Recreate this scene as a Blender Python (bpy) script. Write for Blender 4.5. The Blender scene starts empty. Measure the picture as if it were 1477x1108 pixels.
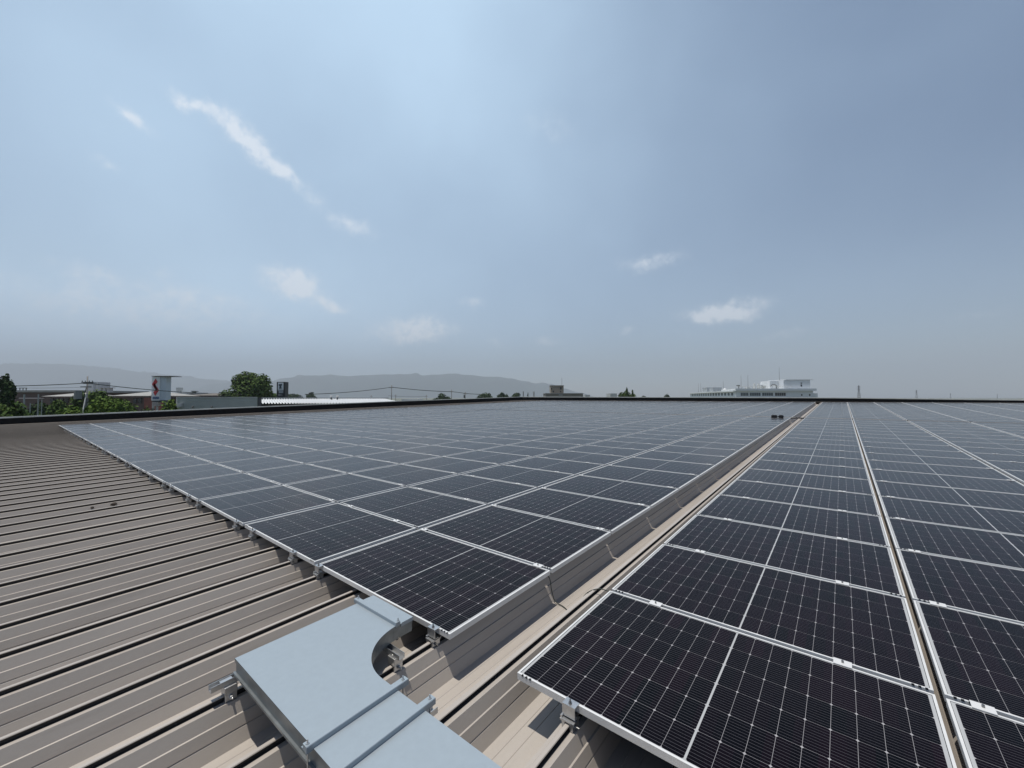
import bpy, bmesh, math, random
from mathutils import Vector, Matrix
random.seed(7)
SC = bpy.context.scene
C = SC.collection

# ------------------------------------------------------------------ camera
F_PX, CX, CY = 588.565, 738.5, 554.0          # of the 1477 px wide photograph
PITCH = math.atan(19/F_PX)
CAM_H = 9.8
cam = bpy.data.cameras.new('camera'); cam_o = bpy.data.objects.new('camera', cam); C.objects.link(cam_o)
cam.sensor_width = 36; cam.lens = F_PX/1477*36; cam.clip_start = .05; cam.clip_end = 60000
cam_o.location = (0, 0, CAM_H); cam_o.rotation_euler = (math.pi/2+PITCH, 0, 0)
SC.camera = cam_o

# ------------------------------------------------------------------ light
SC.view_settings.view_transform = 'Standard'; SC.view_settings.look = 'None'
SC.view_settings.exposure = 0.0; SC.view_settings.gamma = 1
SUN = Vector((-.208, -.024, .978)).normalized()
sl = bpy.data.lights.new('sun', 'SUN'); sl.energy = 4.9; sl.angle = math.radians(.6); sl.color = (1, .93, .82)
so = bpy.data.objects.new('sun', sl); so.rotation_euler = SUN.to_track_quat('Z', 'Y').to_euler(); C.objects.link(so)

def ray(px, py):
    """direction in the world through a place of the photograph (for measuring only)"""
    r = Vector((1, 0, 0)); u = Vector((0, -math.sin(PITCH), math.cos(PITCH))); f = Vector((0, math.cos(PITCH), math.sin(PITCH)))
    return r*((px-CX)/F_PX) - u*((py-CY)/F_PX) + f

W = bpy.data.worlds.new('World'); SC.world = W; W.use_nodes = True
def build_world():
    nt = W.node_tree; N = nt.nodes; L = nt.links; N.clear()
    def n(t, **k):
        x = N.new(t)
        for a, b in k.items(): setattr(x, a, b)
        return x
    def put(s, v):
        if hasattr(v, 'links') or hasattr(v, 'is_linked'): L.new(v, s)
        else: s.default_value = v
    def m(op, a, b=0.0, c=None, clamp=False):
        x = n('ShaderNodeMath', operation=op, use_clamp=clamp); put(x.inputs[0], a); put(x.inputs[1], b)
        if c is not None: put(x.inputs[2], c)
        return x.outputs[0]
    def vm(op, a, b=None, out=0):
        x = n('ShaderNodeVectorMath', operation=op); put(x.inputs[0], a)
        if b is not None: put(x.inputs[1], b)
        return x.outputs[out]
    sky = n('ShaderNodeTexSky', sky_type='NISHITA'); sky.sun_disc = False
    sky.sun_elevation = math.asin(SUN.z); sky.sun_rotation = math.atan2(SUN.x, SUN.y)
    sky.altitude = 50; sky.air_density = 1.0; sky.dust_density = .5; sky.ozone_density = 2.0
    d = n('ShaderNodeTexCoord').outputs['Generated']
    def noise(v, scale, det, rough=.55):
        x = n('ShaderNodeTexNoise'); put(x.inputs['Vector'], v); x.inputs['Scale'].default_value = scale
        x.inputs['Detail'].default_value = det; x.inputs['Roughness'].default_value = rough; return x
    # ragged edges: the direction is pushed about by noise before the cloud shapes are read
    nz = noise(d, 16, 6, .62)
    off = vm('SCALE', vm('SUBTRACT', nz.outputs['Color'], (.5, .5, .5))); off.node.inputs['Scale'].default_value = .055
    dw = vm('ADD', d, off)
    nz2 = noise(d, 3.0, 4, .5)
    off2 = vm('SCALE', vm('SUBTRACT', nz2.outputs['Color'], (.5, .5, .5))); off2.node.inputs['Scale'].default_value = .22
    dv = vm('ADD', d, off2)
    def blob(px, py, w, h, vec, power, tilt=0.):
        c = ray(px, py).normalized(); t = c.cross(Vector((0, 0, 1))).normalized(); u = t.cross(c).normalized()
        ct, st = math.cos(tilt), math.sin(tilt); t, u = t*ct+u*st, u*ct-t*st
        k = ray(px, py).length
        wa, wb = w/F_PX/k, h/F_PX/k
        p = vm('SUBTRACT', vec, tuple(c))
        a = vm('DOT_PRODUCT', p, tuple(t/wa), 1); b = vm('DOT_PRODUCT', p, tuple(u/wb), 1)
        r2 = m('ADD', m('MULTIPLY', a, a), m('MULTIPLY', b, b))
        g = m('EXPONENT', m('MULTIPLY', r2, -1.0))
        return m('MULTIPLY', g, power)
    puffs = [(276, 147, 26, 13, 1.05, 0), (190, 168, 36, 10, 0.78, -0.4), (330, 176, 28.9, 18.7, 0.81, -0.3), (358, 204, 32.3, 17.3, 0.81, -0.5), (385, 226, 28.9, 15.8, 0.68, -0.6), (404, 248, 18.7, 11.5, 0.79, -0.5), (147, 233, 22, 12, 0.62, 0), (236, 390, 18, 12, 0.39, 0), (418, 402, 40, 24, 1.0, 0), (432, 420, 34, 14, 1.05, 0), (480, 441, 26, 11, 1.05, 0), (606, 472, 66, 18, 1.05, 0), (585, 488, 60, 12, 0.62, 0), (510, 328, 42, 16, 0.65, -0.2), (440, 275, 50, 16, 0.46, -0.5), (940, 377, 50, 15, 0.7, 0.1), (1046, 450, 58, 17, 1.05, 0.05), (1030, 456, 40, 10, 0.62, 0), (680, 436, 24, 10, 0.62, 0), (787, 493, 26, 9, 0.54, 0), (908, 478, 14, 8, 0.54, 0), (712, 497, 16, 8, 0.46, 0), (1130, 484, 36, 8, 0.39, 0), (130, 394, 44, 16, 0.4, -0.15), (240, 418, 70, 20, 0.4, -0.15), (325, 430, 50, 18, 0.4, 0), (1410, 457, 60, 8, 0.28, 0), (790, 180, 60, 24, 0.34, -0.3), (110, 430, 150, 34, 0.34, -0.1), (270, 452, 150, 30, 0.3, -0.05), (60, 470, 170, 40, 0.26, 0), (400, 470, 160, 30, 0.16, 0)]
    tot = None
    for x, y, w, h, p, tl in puffs:
        b = blob(x, y, w*.85, h*.85, dw, p, tl)
        tot = b if tot is None else m('ADD', tot, b)
    fine = noise(d, 44, 7, .62)
    mask = m('MULTIPLY', tot, m('ADD', m('MULTIPLY', fine.outputs['Fac'], 2.5), -.35))
    puff = n('ShaderNodeMapRange', interpolation_type='SMOOTHSTEP'); put(puff.inputs['Value'], mask)
    puff.inputs['From Min'].default_value = .06; puff.inputs['From Max'].default_value = 1.15; puff.inputs['To Max'].default_value = .70
    veils = [(520,-90,430,260,.80,0),(600,260,480,300,.36,.1),(1100,260,260,260,.04,0),(200,300,380,200,.36,0),(160,440,420,110,.40,0),(90,490,420,80,.34,0),(650,450,420,90,.24,0),(60,120,260,160,.22,0),(735,290,150,90,.14,-.3),(1380,30,240,60,.05,-.2),(1200,440,300,60,.06,.1)]
    vt = None
    for x, y, w, h, p, tl in veils:
        b = blob(x, y, w, h, dv, p, tl)
        vt = b if vt is None else m('ADD', vt, b)
    soft = noise(d, 2.6, 4, .5)
    vt = m('MULTIPLY', vt, m('ADD', m('MULTIPLY', soft.outputs['Fac'], .46), .75), clamp=True)
    bg = n('ShaderNodeMixRGB'); L.new(sky.outputs[0], bg.inputs[1]); bg.inputs[2].default_value = (6.6, 8.9, 11.3, 1); L.new(vt, bg.inputs[0])
    cl = n('ShaderNodeMixRGB'); L.new(bg.outputs[0], cl.inputs[1]); cl.inputs[2].default_value = (10.4, 11.0, 11.8, 1); L.new(puff.outputs[0], cl.inputs[0])
    back = n('ShaderNodeBackground'); L.new(cl.outputs[0], back.inputs[0]); back.inputs[1].default_value = .091
    out = n('ShaderNodeOutputWorld'); L.new(back.outputs[0], out.inputs[0])
build_world()

# ------------------------------------------------------------------ the roof's own frame: x across the ribs, y along them (uphill), z off the roof
UA = Vector((.628602, .777394, .022748)).normalized()
VA = Vector((.777591, -.62877, .000278)); VA = (VA-UA*VA.dot(UA)).normalized()
NA = VA.cross(UA).normalized()
RH = 1.52814
ORG = Vector((0, 0, CAM_H)) - NA*RH
MR = Matrix(((VA.x, UA.x, NA.x, ORG.x), (VA.y, UA.y, NA.y, ORG.y), (VA.z, UA.z, NA.z, ORG.z), (0, 0, 0, 1)))
MI = Matrix.Identity(4)
def at(px, D, py=573.0):
    d = ray(px, py); k = D/d.y
    return Vector((d.x*k, D, CAM_H+d.z*k))

# ------------------------------------------------------------------ materials
def mat(name, col, rough=.6, metal=0., var=.0, scale=3., bump=0., spec=.5, stretch=(1,1,1), coord='Object'):
    M = bpy.data.materials.new(name); M.use_nodes = True; nt = M.node_tree; b = nt.nodes['Principled BSDF']
    b.inputs['Base Color'].default_value = (*col, 1); b.inputs['Roughness'].default_value = rough; b.inputs['Metallic'].default_value = metal
    b.inputs['Specular IOR Level'].default_value = spec
    if var or bump:
        tc = nt.nodes.new('ShaderNodeTexCoord'); mp = nt.nodes.new('ShaderNodeMapping'); mp.inputs['Scale'].default_value = stretch
        nt.links.new(tc.outputs[coord], mp.inputs[0])
        nz = nt.nodes.new('ShaderNodeTexNoise'); nz.inputs['Scale'].default_value = scale; nz.inputs['Detail'].default_value = 6
        nt.links.new(mp.outputs[0], nz.inputs['Vector'])
        if var:
            r = nt.nodes.new('ShaderNodeMapRange'); r.inputs['From Min'].default_value = .3; r.inputs['From Max'].default_value = .7
            r.inputs['To Min'].default_value = 1-var; r.inputs['To Max'].default_value = 1+var; nt.links.new(nz.outputs['Fac'], r.inputs[0])
            vmn = nt.nodes.new('ShaderNodeVectorMath'); vmn.operation = 'SCALE'; vmn.inputs[0].default_value = col
            nt.links.new(r.outputs[0], vmn.inputs['Scale']); nt.links.new(vmn.outputs[0], b.inputs['Base Color'])
        if bump:
            bp = nt.nodes.new('ShaderNodeBump'); bp.inputs['Strength'].default_value = bump; bp.inputs['Distance'].default_value = .02
            nt.links.new(nz.outputs['Fac'], bp.inputs['Height']); nt.links.new(bp.outputs[0], b.inputs['Normal'])
    return M

def panel_material():
    M = bpy.data.materials.new('solar_glass'); M.use_nodes = True; nt = M.node_tree; N = nt.nodes; L = nt.links; b = N['Principled BSDF']
    def put(s, v):
        if hasattr(v, 'is_linked'): L.new(v, s)
        else: s.default_value = v
    def m(op, a, c=0.0, clamp=False):
        x = N.new('ShaderNodeMath'); x.operation = op; x.use_clamp = clamp; put(x.inputs[0], a); put(x.inputs[1], c); return x.outputs[0]
    uv = N.new('ShaderNodeUVMap'); uv.uv_map = 'UVMap'
    s = N.new('ShaderNodeSeparateXYZ'); L.new(uv.outputs[0], s.inputs[0])
    fx = m('FLOOR', m('DIVIDE', s.outputs[0], 4.0)); fy = m('FLOOR', m('DIVIDE', s.outputs[1], 4.0))   # which panel (uv carries a whole offset of 4 m per panel)
    X = m('SUBTRACT', s.outputs[0], m('MULTIPLY', fx, 4.0)); Y = m('SUBTRACT', s.outputs[1], m('MULTIPLY', fy, 4.0))
    xp = m('SUBTRACT', m('ABSOLUTE', m('SUBTRACT', X, .861)), .0042)
    a = m('DIVIDE', xp, .83/9); bb = m('DIVIDE', m('SUBTRACT', Y, .016), 1.102/6)
    def edge(t, pitch):
        fr = m('FRACT', t); return m('MULTIPLY', m('SUBTRACT', .5, m('ABSOLUTE', m('SUBTRACT', fr, .5))), pitch)
    dx = edge(a, .83/9); dy = edge(bb, 1.102/6)
    lx = m('LESS_THAN', dx, .0008); ly = m('LESS_THAN', dy, .0009)
    dia = m('LESS_THAN', m('ADD', dx, dy), .0075)
    cen = m('LESS_THAN', xp, 0.0); bx = m('GREATER_THAN', xp, .83)
    by = m('MAXIMUM', m('LESS_THAN', Y, .016), m('GREATER_THAN', Y, 1.118))
    thin = m('MAXIMUM', m('MAXIMUM', lx, m('MULTIPLY', ly, .58)), m('MULTIPLY', dia, 1.2)); thick = m('MAXIMUM', cen, m('MAXIMUM', bx, by))
    bus = m('LESS_THAN', edge(m('MULTIPLY', bb, 10.0), .01837), .0009)
    cb = N.new('ShaderNodeCombineXYZ')
    L.new(m('ADD', m('FLOOR', m('DIVIDE', X, .0922)), m('MULTIPLY', fx, 31.0)), cb.inputs[0]); L.new(m('ADD', m('FLOOR', bb), m('MULTIPLY', fy, 17.0)), cb.inputs[1])
    wn = N.new('ShaderNodeTexWhiteNoise'); wn.noise_dimensions = '2D'; L.new(cb.outputs[0], wn.inputs['Vector'])
    def mix(f, c1, c2):
        x = N.new('ShaderNodeMixRGB'); put(x.inputs[0], f); put(x.inputs[1], c1); put(x.inputs[2], c2); return x.outputs[0]
    cell = mix(wn.outputs['Value'], (.0006, .0010, .0024, 1), (.0046, .0016, .0046, 1))
    cell = mix(m('MULTIPLY', bus, .75), cell, (.085, .085, .10, 1))
    lip = m('MAXIMUM', m('GREATER_THAN', m('ABSOLUTE', m('SUBTRACT', X, .861)), .8475), m('GREATER_THAN', m('ABSOLUTE', m('SUBTRACT', Y, .567)), .5540))  # thin dark border: shadow of the frame lip painted into the glass colour
    c = mix(m('MULTIPLY', thin, .48), cell, (.50, .50, .53, 1)); c = mix(thick, c, (.34, .355, .37, 1)); c = mix(lip, c, (.05, .052, .056, 1))
    # a film of dust on the glass
    tc = N.new('ShaderNodeTexCoord'); nz = N.new('ShaderNodeTexNoise'); nz.inputs['Scale'].default_value = .9; nz.inputs['Detail'].default_value = 7; nz.inputs['Roughness'].default_value = .62
    L.new(uv.outputs[0], nz.inputs['Vector'])
    c = mix(m('MULTIPLY', nz.outputs['Fac'], .004), c, (.42, .40, .37, 1))
    L.new(c, b.inputs['Base Color'])
    rr = N.new('ShaderNodeMapRange'); L.new(nz.outputs['Fac'], rr.inputs[0]); rr.inputs['To Min'].default_value = .11; rr.inputs['To Max'].default_value = .20
    L.new(rr.outputs[0], b.inputs['Roughness']); b.inputs['IOR'].default_value = 1.15; b.inputs['Specular Tint'].default_value = (1, .945, .89, 1)
    return M

def roof_material():
    M = bpy.data.materials.new('brown_coated_steel'); M.use_nodes = True; nt = M.node_tree; N = nt.nodes; L = nt.links; b = N['Principled BSDF']
    tc = N.new('ShaderNodeTexCoord')
    def noise(scale, stretch, det=6):
        mp = N.new('ShaderNodeMapping'); mp.inputs['Scale'].default_value = stretch; L.new(tc.outputs['Object'], mp.inputs[0])
        z = N.new('ShaderNodeTexNoise'); z.inputs['Scale'].default_value = scale; z.inputs['Detail'].default_value = det; L.new(mp.outputs[0], z.inputs['Vector']); return z.outputs['Fac']
    def mix(f, c1, c2):
        x = N.new('ShaderNodeMixRGB')
        for s, v in zip(x.inputs, (f, c1, c2)):
            if hasattr(v, 'is_linked'): L.new(v, s)
            else: s.default_value = v
        return x.outputs[0]
    def rng(v, a, bq, lo, hi):
        r = N.new('ShaderNodeMapRange'); L.new(v, r.inputs[0]); r.inputs['From Min'].default_value = a; r.inputs['From Max'].default_value = bq; r.inputs['To Min'].default_value = lo; r.inputs['To Max'].default_value = hi; return r.outputs[0]
    c = mix(rng(noise(1.6, (1.2, .25, 1)), .3, .7, 0, 1), (.315, .290, .267, 1), (.368, .341, .315, 1))
    c = mix(rng(noise(60, (1, .5, 1), 3), .45, .8, 0, .22), c, (.40, .37, .335, 1))
    c = mix(rng(noise(9, (2.5, .12, 1)), .56, .82, 0, .45), c, (.20, .18, .162, 1))
    L.new(c, b.inputs['Base Color']); b.inputs['Roughness'].default_value = .44; b.inputs['Specular IOR Level'].default_value = .5
    return M

ROOF = roof_material(); GLASS = panel_material()
ALU = mat('anodised_aluminium', (.64, .65, .655), .48, .25, .06, 9)
STEEL = mat('clamp_steel', (.50, .51, .52), .36, .85, .12, 40)
CLIP = mat('clip_aluminium', (.62, .63, .64), .4, .2)
BOLT = mat('bolt_steel', (.22, .225, .23), .35, .9)
BLACKP = mat('black_plastic', (.012, .012, .013), .45)
BARM = mat('galvanised_bar', (.40, .44, .455), .38, .45, .08, 8)
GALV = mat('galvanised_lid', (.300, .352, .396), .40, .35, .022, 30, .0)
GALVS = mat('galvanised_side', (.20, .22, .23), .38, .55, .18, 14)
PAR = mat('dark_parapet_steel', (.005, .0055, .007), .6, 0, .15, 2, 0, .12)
COP = mat('parapet_coping', (.46, .49, .475), .5, .1, .12, 2)
WIRE = mat('cable_jacket', (.012, .022, .016), .5)

# ------------------------------------------------------------------ mesh helpers
class MB:
    def __init__(s): s.v = []; s.f = []; s.mi = []; s.uv = {}
    def face(s, pts, mi=0):
        i = len(s.v); s.v += [tuple(p) for p in pts]; s.f.append(tuple(range(i, i+len(pts)))); s.mi.append(mi)
    def box(s, x0, x1, y0, y1, z0, z1, mi=0):
        i = len(s.v)
        s.v += [(x0,y0,z0),(x1,y0,z0),(x1,y1,z0),(x0,y1,z0),(x0,y0,z1),(x1,y0,z1),(x1,y1,z1),(x0,y1,z1)]
        for q in ((3,2,1,0),(4,5,6,7),(0,1,5,4),(1,2,6,5),(2,3,7,6),(3,0,4,7)): s.f.append(tuple(i+k for k in q)); s.mi.append(mi)
    def prism(s, poly, z0, z1, mi=0):
        n = len(poly); i = len(s.v)
        s.v += [(x, y, z0) for x, y in poly] + [(x, y, z1) for x, y in poly]
        s.f.append(tuple(i+k for k in reversed(range(n)))); s.f.append(tuple(i+n+k for k in range(n))); s.mi += [mi, mi]
        for k in range(n): s.f.append((i+k, i+(k+1) % n, i+n+(k+1) % n, i+n+k)); s.mi.append(mi)
    def tube(s, pts, r, n=8, r2=None, mi=0, cap=True):
        pts = [Vector(p) for p in pts]; i = len(s.v); m = len(pts)
        for k, p in enumerate(pts):
            t = (pts[min(k+1, m-1)]-pts[max(k-1, 0)]).normalized()
            a = t.orthogonal().normalized() if abs(t.z) > .9 else t.cross(Vector((0,0,1))).normalized(); b = t.cross(a)
            rr = r if r2 is None else r+(r2-r)*k/(m-1)
            for j in range(n): s.v.append(tuple(p+(a*math.cos(2*math.pi*j/n)+b*math.sin(2*math.pi*j/n))*rr))
        for k in range(m-1):
            for j in range(n): s.f.append((i+k*n+j, i+k*n+(j+1) % n, i+(k+1)*n+(j+1) % n, i+(k+1)*n+j)); s.mi.append(mi)
        if cap: s.f.append(tuple(i+j for j in reversed(range(n)))); s.f.append(tuple(i+(m-1)*n+j for j in range(n))); s.mi += [mi, mi]
    def mesh(s, name, mats, smooth=False):
        me = bpy.data.meshes.new(name); me.from_pydata(s.v, [], s.f)
        for m in (mats if isinstance(mats, (list, tuple)) else [mats]): me.materials.append(m)
        me.polygons.foreach_set('material_index', s.mi)
        if smooth: me.polygons.foreach_set('use_smooth', [True]*len(s.f))
        me.update(); return me
    def build(s, name, mats, parent=None, mw=None, smooth=False, bevel=0, label=None):
        o = bpy.data.objects.new(name, s.mesh(name, mats, smooth)); C.objects.link(o)
        if parent is not None: o.parent = parent
        if mw is not None: o.matrix_world = mw
        if bevel:
            b = o.modifiers.new('bevel', 'BEVEL'); b.width = bevel; b.segments = 2; b.limit_method = 'ANGLE'
        if label: o['label'] = label
        return o
def tag(o, label=None, cat=None, group=None, kind=None):
    if label: o['label'] = label
    if cat: o['category'] = cat
    if group: o['group'] = group
    if kind: o['kind'] = kind
    return o
def empty(name, mw, label, cat, group=None):
    o = bpy.data.objects.new(name, None); o.empty_display_size = .2; C.objects.link(o); o.matrix_world = mw
    return tag(o, label, cat, group)
T = Matrix.Translation

# ------------------------------------------------------------------ ground
g = MB(); g.face([(-9000, -9000, 0), (9000, -9000, 0), (9000, 9000, 0), (-9000, 9000, 0)])
tag(g.build('ground', mat('town_ground', (.10, .11, .075), .95, 0, .5, .02)), kind='structure')

# ------------------------------------------------------------------ the building underfoot: folded-plate roof
PITCHV, C0 = .514, -1.570
V0, V1, U0, U1 = -38.4, 24.0, -4.0, 49.9
K0, K1 = int(math.floor((V0-C0)/PITCHV)), int(math.ceil((V1-C0)/PITCHV))
def ridge(k): return C0+PITCHV*k
PROF = [(-.047, -.105), (-.012, -.105), (-.0135, -.081), (-.009, -.0755), (.010, -.0755), (.0125, -.079), (.0105, -.0815), (-.003, -.0825), (-.003, -.1045), (.014, -.105), (.042, -.105),
        (.0690, -.167), (.0770, -.169), (.0965, -.2215), (.0925, -.2255), (.0990, -.2300), (.130, -.290), (.190, -.290), (.193, -.2875), (.196, -.290), (.2560, -.290), (.259, -.2875), (.262, -.290), (.382, -.290), (.4135, -.2215), (.4155, -.225)]
warehouse = empty('warehouse', MR @ T((0, 0, -.29)), 'brown ribbed metal roof underfoot, edged with a dark parapet', 'building')
def rp(mb, name, mats, **k): return mb.build(name, mats, parent=warehouse, mw=MR, **k)
rf = MB()
line = [(ridge(k)+x, z) for k in range(K0, K1) for x, z in PROF] + [(ridge(K1)-.047, -.105)]
ys = [U0, 6.0, 24.05, U1]
for y in ys: rf.v += [(x, y, z) for x, z in line]
n = len(line)
for j in range(len(ys)-1):
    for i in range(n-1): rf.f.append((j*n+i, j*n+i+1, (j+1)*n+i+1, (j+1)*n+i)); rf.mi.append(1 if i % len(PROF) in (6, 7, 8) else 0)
rp(rf, 'roof_sheet', [ROOF, mat('seam_recess_shade', (.044, .039, .036), .8)])  # recess faces under the seam cap get a dark colour as painted shade
# walls below the roof
wl = MB()
wl.box(V0-.30, V1+.3, U0-.3, U0-.02, -12, -.32); wl.box(V0-.30, V1+.3, U1+.28, U1+.55, -12, -.34)
wl.box(V0-.6, V0-.31, U0-.3, U1+.55, -12, -.34); wl.box(V1+.31, V1+.6, U0-.3, U1+.55, -12, -.34)
rp(wl, 'wall', mat('grey_wall_panel', (.33, .34, .34), .6, 0, .1, 1))
# parapets: a dark upstand with vertical ribs and a paler coping
def parapet(pts, inner, name_a, name_b, ribs):
    """pts: (position along, top z); the upstand is a ribbed sheet .16 m thick"""
    p, c = MB(), MB()
    for (a, za), (b, zb) in zip(pts[:-1], pts[1:]):
        m = max(1, int((b-a)/ribs))
        for i in range(m):
            s0, s1 = a+(b-a)*i/m, a+(b-a)*(i+1)/m; t0, t1 = za+(zb-za)*i/m, za+(zb-za)*(i+1)/m
            g0 = s0+(s1-s0)*.72
            p.face(inner(s0, 0, -.32, g0, t0-.08, t1-.08)); p.face(inner(g0, .02, -.32, s1, t0-.08, t1-.08))
        for d0, d1, zz0, zz1 in ((-.04, .20, -.075, 0.0),):
            q = [inner.pt(a, d0, za+zz0), inner.pt(b, d0, zb+zz0), inner.pt(b, d1, zb+zz0), inner.pt(a, d1, za+zz0)]
            r = [inner.pt(a, d0, za+zz1), inner.pt(b, d0, zb+zz1), inner.pt(b, d1, zb+zz1), inner.pt(a, d1, za+zz1)]
            c.face(r); c.face([q[0], q[1], r[1], r[0]]); c.face([q[3], r[3], r[2], q[2]]); c.face(q[::-1])
        e = [inner.pt(a, .16, za-.08), inner.pt(b, .16, zb-.08), inner.pt(b, .16, -.4), inner.pt(a, .16, -.4)]
        p.face(e)
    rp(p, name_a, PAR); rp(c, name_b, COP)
class LeftP:
    def pt(s, a, d, z): return (V0-d, a, z)
    def __call__(s, a, d, z, b, ta, tb): return [s.pt(a, d, z), s.pt(b, d, z), s.pt(b, d, tb), s.pt(a, d, ta)]
class FarP:
    def pt(s, a, d, z): return (a, U1+d, z)
    def __call__(s, a, d, z, b, ta, tb): return [s.pt(b, d, z), s.pt(a, d, z), s.pt(a, d, ta), s.pt(b, d, tb)]
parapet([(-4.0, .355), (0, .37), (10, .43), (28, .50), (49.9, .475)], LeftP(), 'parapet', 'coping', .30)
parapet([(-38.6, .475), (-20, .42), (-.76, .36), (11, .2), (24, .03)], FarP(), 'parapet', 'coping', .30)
# a pale gutter flashing at the foot of both parapets
fl = MB(); fl.box(V0+.003, V0+.32, U0, U1-.33, -.085, -.065); fl.box(V0+.003, V1, U1-.32, U1-.004, -.085, -.062)
rp(fl, 'flashing', mat('flashing_brown', (.16, .145, .13), .5, 0, .1, 2))

# ------------------------------------------------------------------ solar panels
PL, PW, GA, GB = 1.722, 1.134, .0325, .0736
LV, RV = -1.947, -1.397
def frame_mb(mb, x, y, mi=0):
    w, h = .011, .035
    mb.box(x, x+PL, y, y+w, -h, 0, mi); mb.box(x, x+PL, y+PW-w, y+PW, -h, 0, mi)
    mb.box(x, x+w, y+w, y+PW-w, -h, 0, mi); mb.box(x+PL-w, x+PL, y+w, y+PW-w, -h, 0, mi)
frame_mesh = MB(); frame_mb(frame_mesh, 0, 0)
for cx_ in (.03, .055, .08, PL-.08, PL-.055, PL-.03):       # dark corner-key slots near the frame ends
    frame_mesh.box(cx_, cx_+.011, -.0016, .006, -.006, .0012, 1)
frame_mesh = frame_mesh.mesh('frame', [ALU, BLACKP])
def glass_mesh(i, j):
    me = bpy.data.meshes.new('glass'); w = .0112
    x0, x1, y0, y1 = w, PL-w, w, PW-w
    v = [(x0,y0,-.0025),(x1,y0,-.0025),(x1,y1,-.0025),(x0,y1,-.0025),(x0,y0,-.0075),(x1,y0,-.0075),(x1,y1,-.0075),(x0,y1,-.0075)]
    me.from_pydata(v, [], [(0,1,2,3),(7,6,5,4)]); me.materials.append(GLASS)
    uv = me.uv_layers.new(name='UVMap')
    for l in me.loops: p = v[l.vertex_index]; uv.data[l.index].uv = (p[0]+4*i, p[1]+4*j)
    return me
glass_pool = [glass_mesh(i, j) for i in range(7) for j in range(5)]
def mid_clamp():
    b = MB(); b.box(-.04, .04, -GA-.013, .013, .0005, .0045); b.box(-.03, .03, -GA+.004, -.004, -.05, .0005)
    b.tube([(0, -GA/2, .0045), (0, -GA/2, .016)], .006, 6, mi=1)
    b.box(-.03, .03, -.028, -.004, -.078, -.05)
    return b.mesh('clamp', [CLIP, BOLT])
def end_clamp():
    b = MB()
    b.box(-.035, .035, -.036, .010, .0005, .0045)           # lip over the frame
    b.box(-.035, .035, -.036, -.032, -.052, .0005)          # upright
    b.box(-.035, .035, -.0315, -.003, -.056, -.052)         # foot
    b.box(-.036, .036, -.052, .012, -.0665, -.0605)         # seam clamp top plate
    b.box(-.030, -.014, -.050, .010, -.102, -.067); b.box(.014, .030, -.050, .010, -.102, -.067)
    b.box(-.040, -.031, -.046, -.030, -.074, -.050)
    return b.mesh('clamp', [STEEL])
def clamp_bolt():
    b = MB(); b.tube([(0, -.018, .0045), (0, -.018, .011)], .009, 6); b.tube([(0, -.018, .010), (0, -.018, .026)], .004, 8)
    c = MB(); c.tube([(-.052, -.03, -.084), (.056, -.03, -.084)], .0045, 8); c.tube([(.030, -.03, -.084), (.040, -.03, -.084)], .009, 6); c.tube([(-.040, -.03, -.084), (-.031, -.03, -.084)], .009, 6)
    return b.mesh('bolt', [BOLT]), c.mesh('cross_bolt', [BOLT])
MIDC, ENDC, (CBOLT, XBOLT) = mid_clamp(), end_clamp(), clamp_bolt()
def clamps_for(x0):
    r = [ridge(k) for k in range(K0, K1) if x0+.03 < ridge(k) < x0+PL-.03]
    return [r[0], r[-1]]
def row_y(r): return (1.751 if r < 19 else 1.751+.34)+r*(PW+GA)
def col_left(c):   # c-th column left of the gully
    x = LV-PL-c*(PL+GB)
    return x if c < 11 else x-.17
def col_right(c): return RV if c == 0 else RV+PL+.0374+(c-1)*(PL+.062)
slots = []
for r in range(39):
    for c in range(17): slots.append(('L', r, c, col_left(c), row_y(r)))
    for c in range(13): slots.append(('R', r, c, col_right(c), row_y(r)-(.0125 if r < 19 else 0)))
MRI = MR.inverted()
rc, uc, fc = Vector((1,0,0)), Vector((0,-math.sin(PITCH),math.cos(PITCH))), Vector((0,math.cos(PITCH),math.sin(PITCH)))
def on_picture(x, y, z=0):
    d = MR @ Vector((x, y, z)) - cam_o.location; k = d.dot(fc)
    if k < .05: return None
    return (CX+F_PX*d.dot(rc)/k, CY-F_PX*d.dot(uc)/k)
def shown_area(s):
    x, y = s[3], s[4]; ps = [on_picture(*q) for q in ((x,y),(x+PL,y),(x+PL,y+PW),(x,y+PW))]
    if None in ps: return 9e9
    if max(p[0] for p in ps) < 0 or min(p[0] for p in ps) > 1477: return 0
    return abs(sum(ps[i][0]*ps[(i+1)%4][1]-ps[(i+1)%4][0]*ps[i][1] for i in range(4)))/2
slots.sort(key=lambda s: -shown_area(s))
ORD = 'first second third fourth fifth sixth seventh eighth ninth tenth eleventh twelfth thirteenth fourteenth fifteenth sixteenth seventeenth eighteenth nineteenth twentieth'.split()
ORD += ['twenty-'+o for o in ORD[:9]]+['thirtieth']+['thirty-'+o for o in ORD[:9]]
NIND = 298
proto = {}
def add_part(name, me, parent, loc=(0,0,0)):
    o = bpy.data.objects.new(name, me); C.objects.link(o); o.parent = parent; o.location = loc; return o
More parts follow.
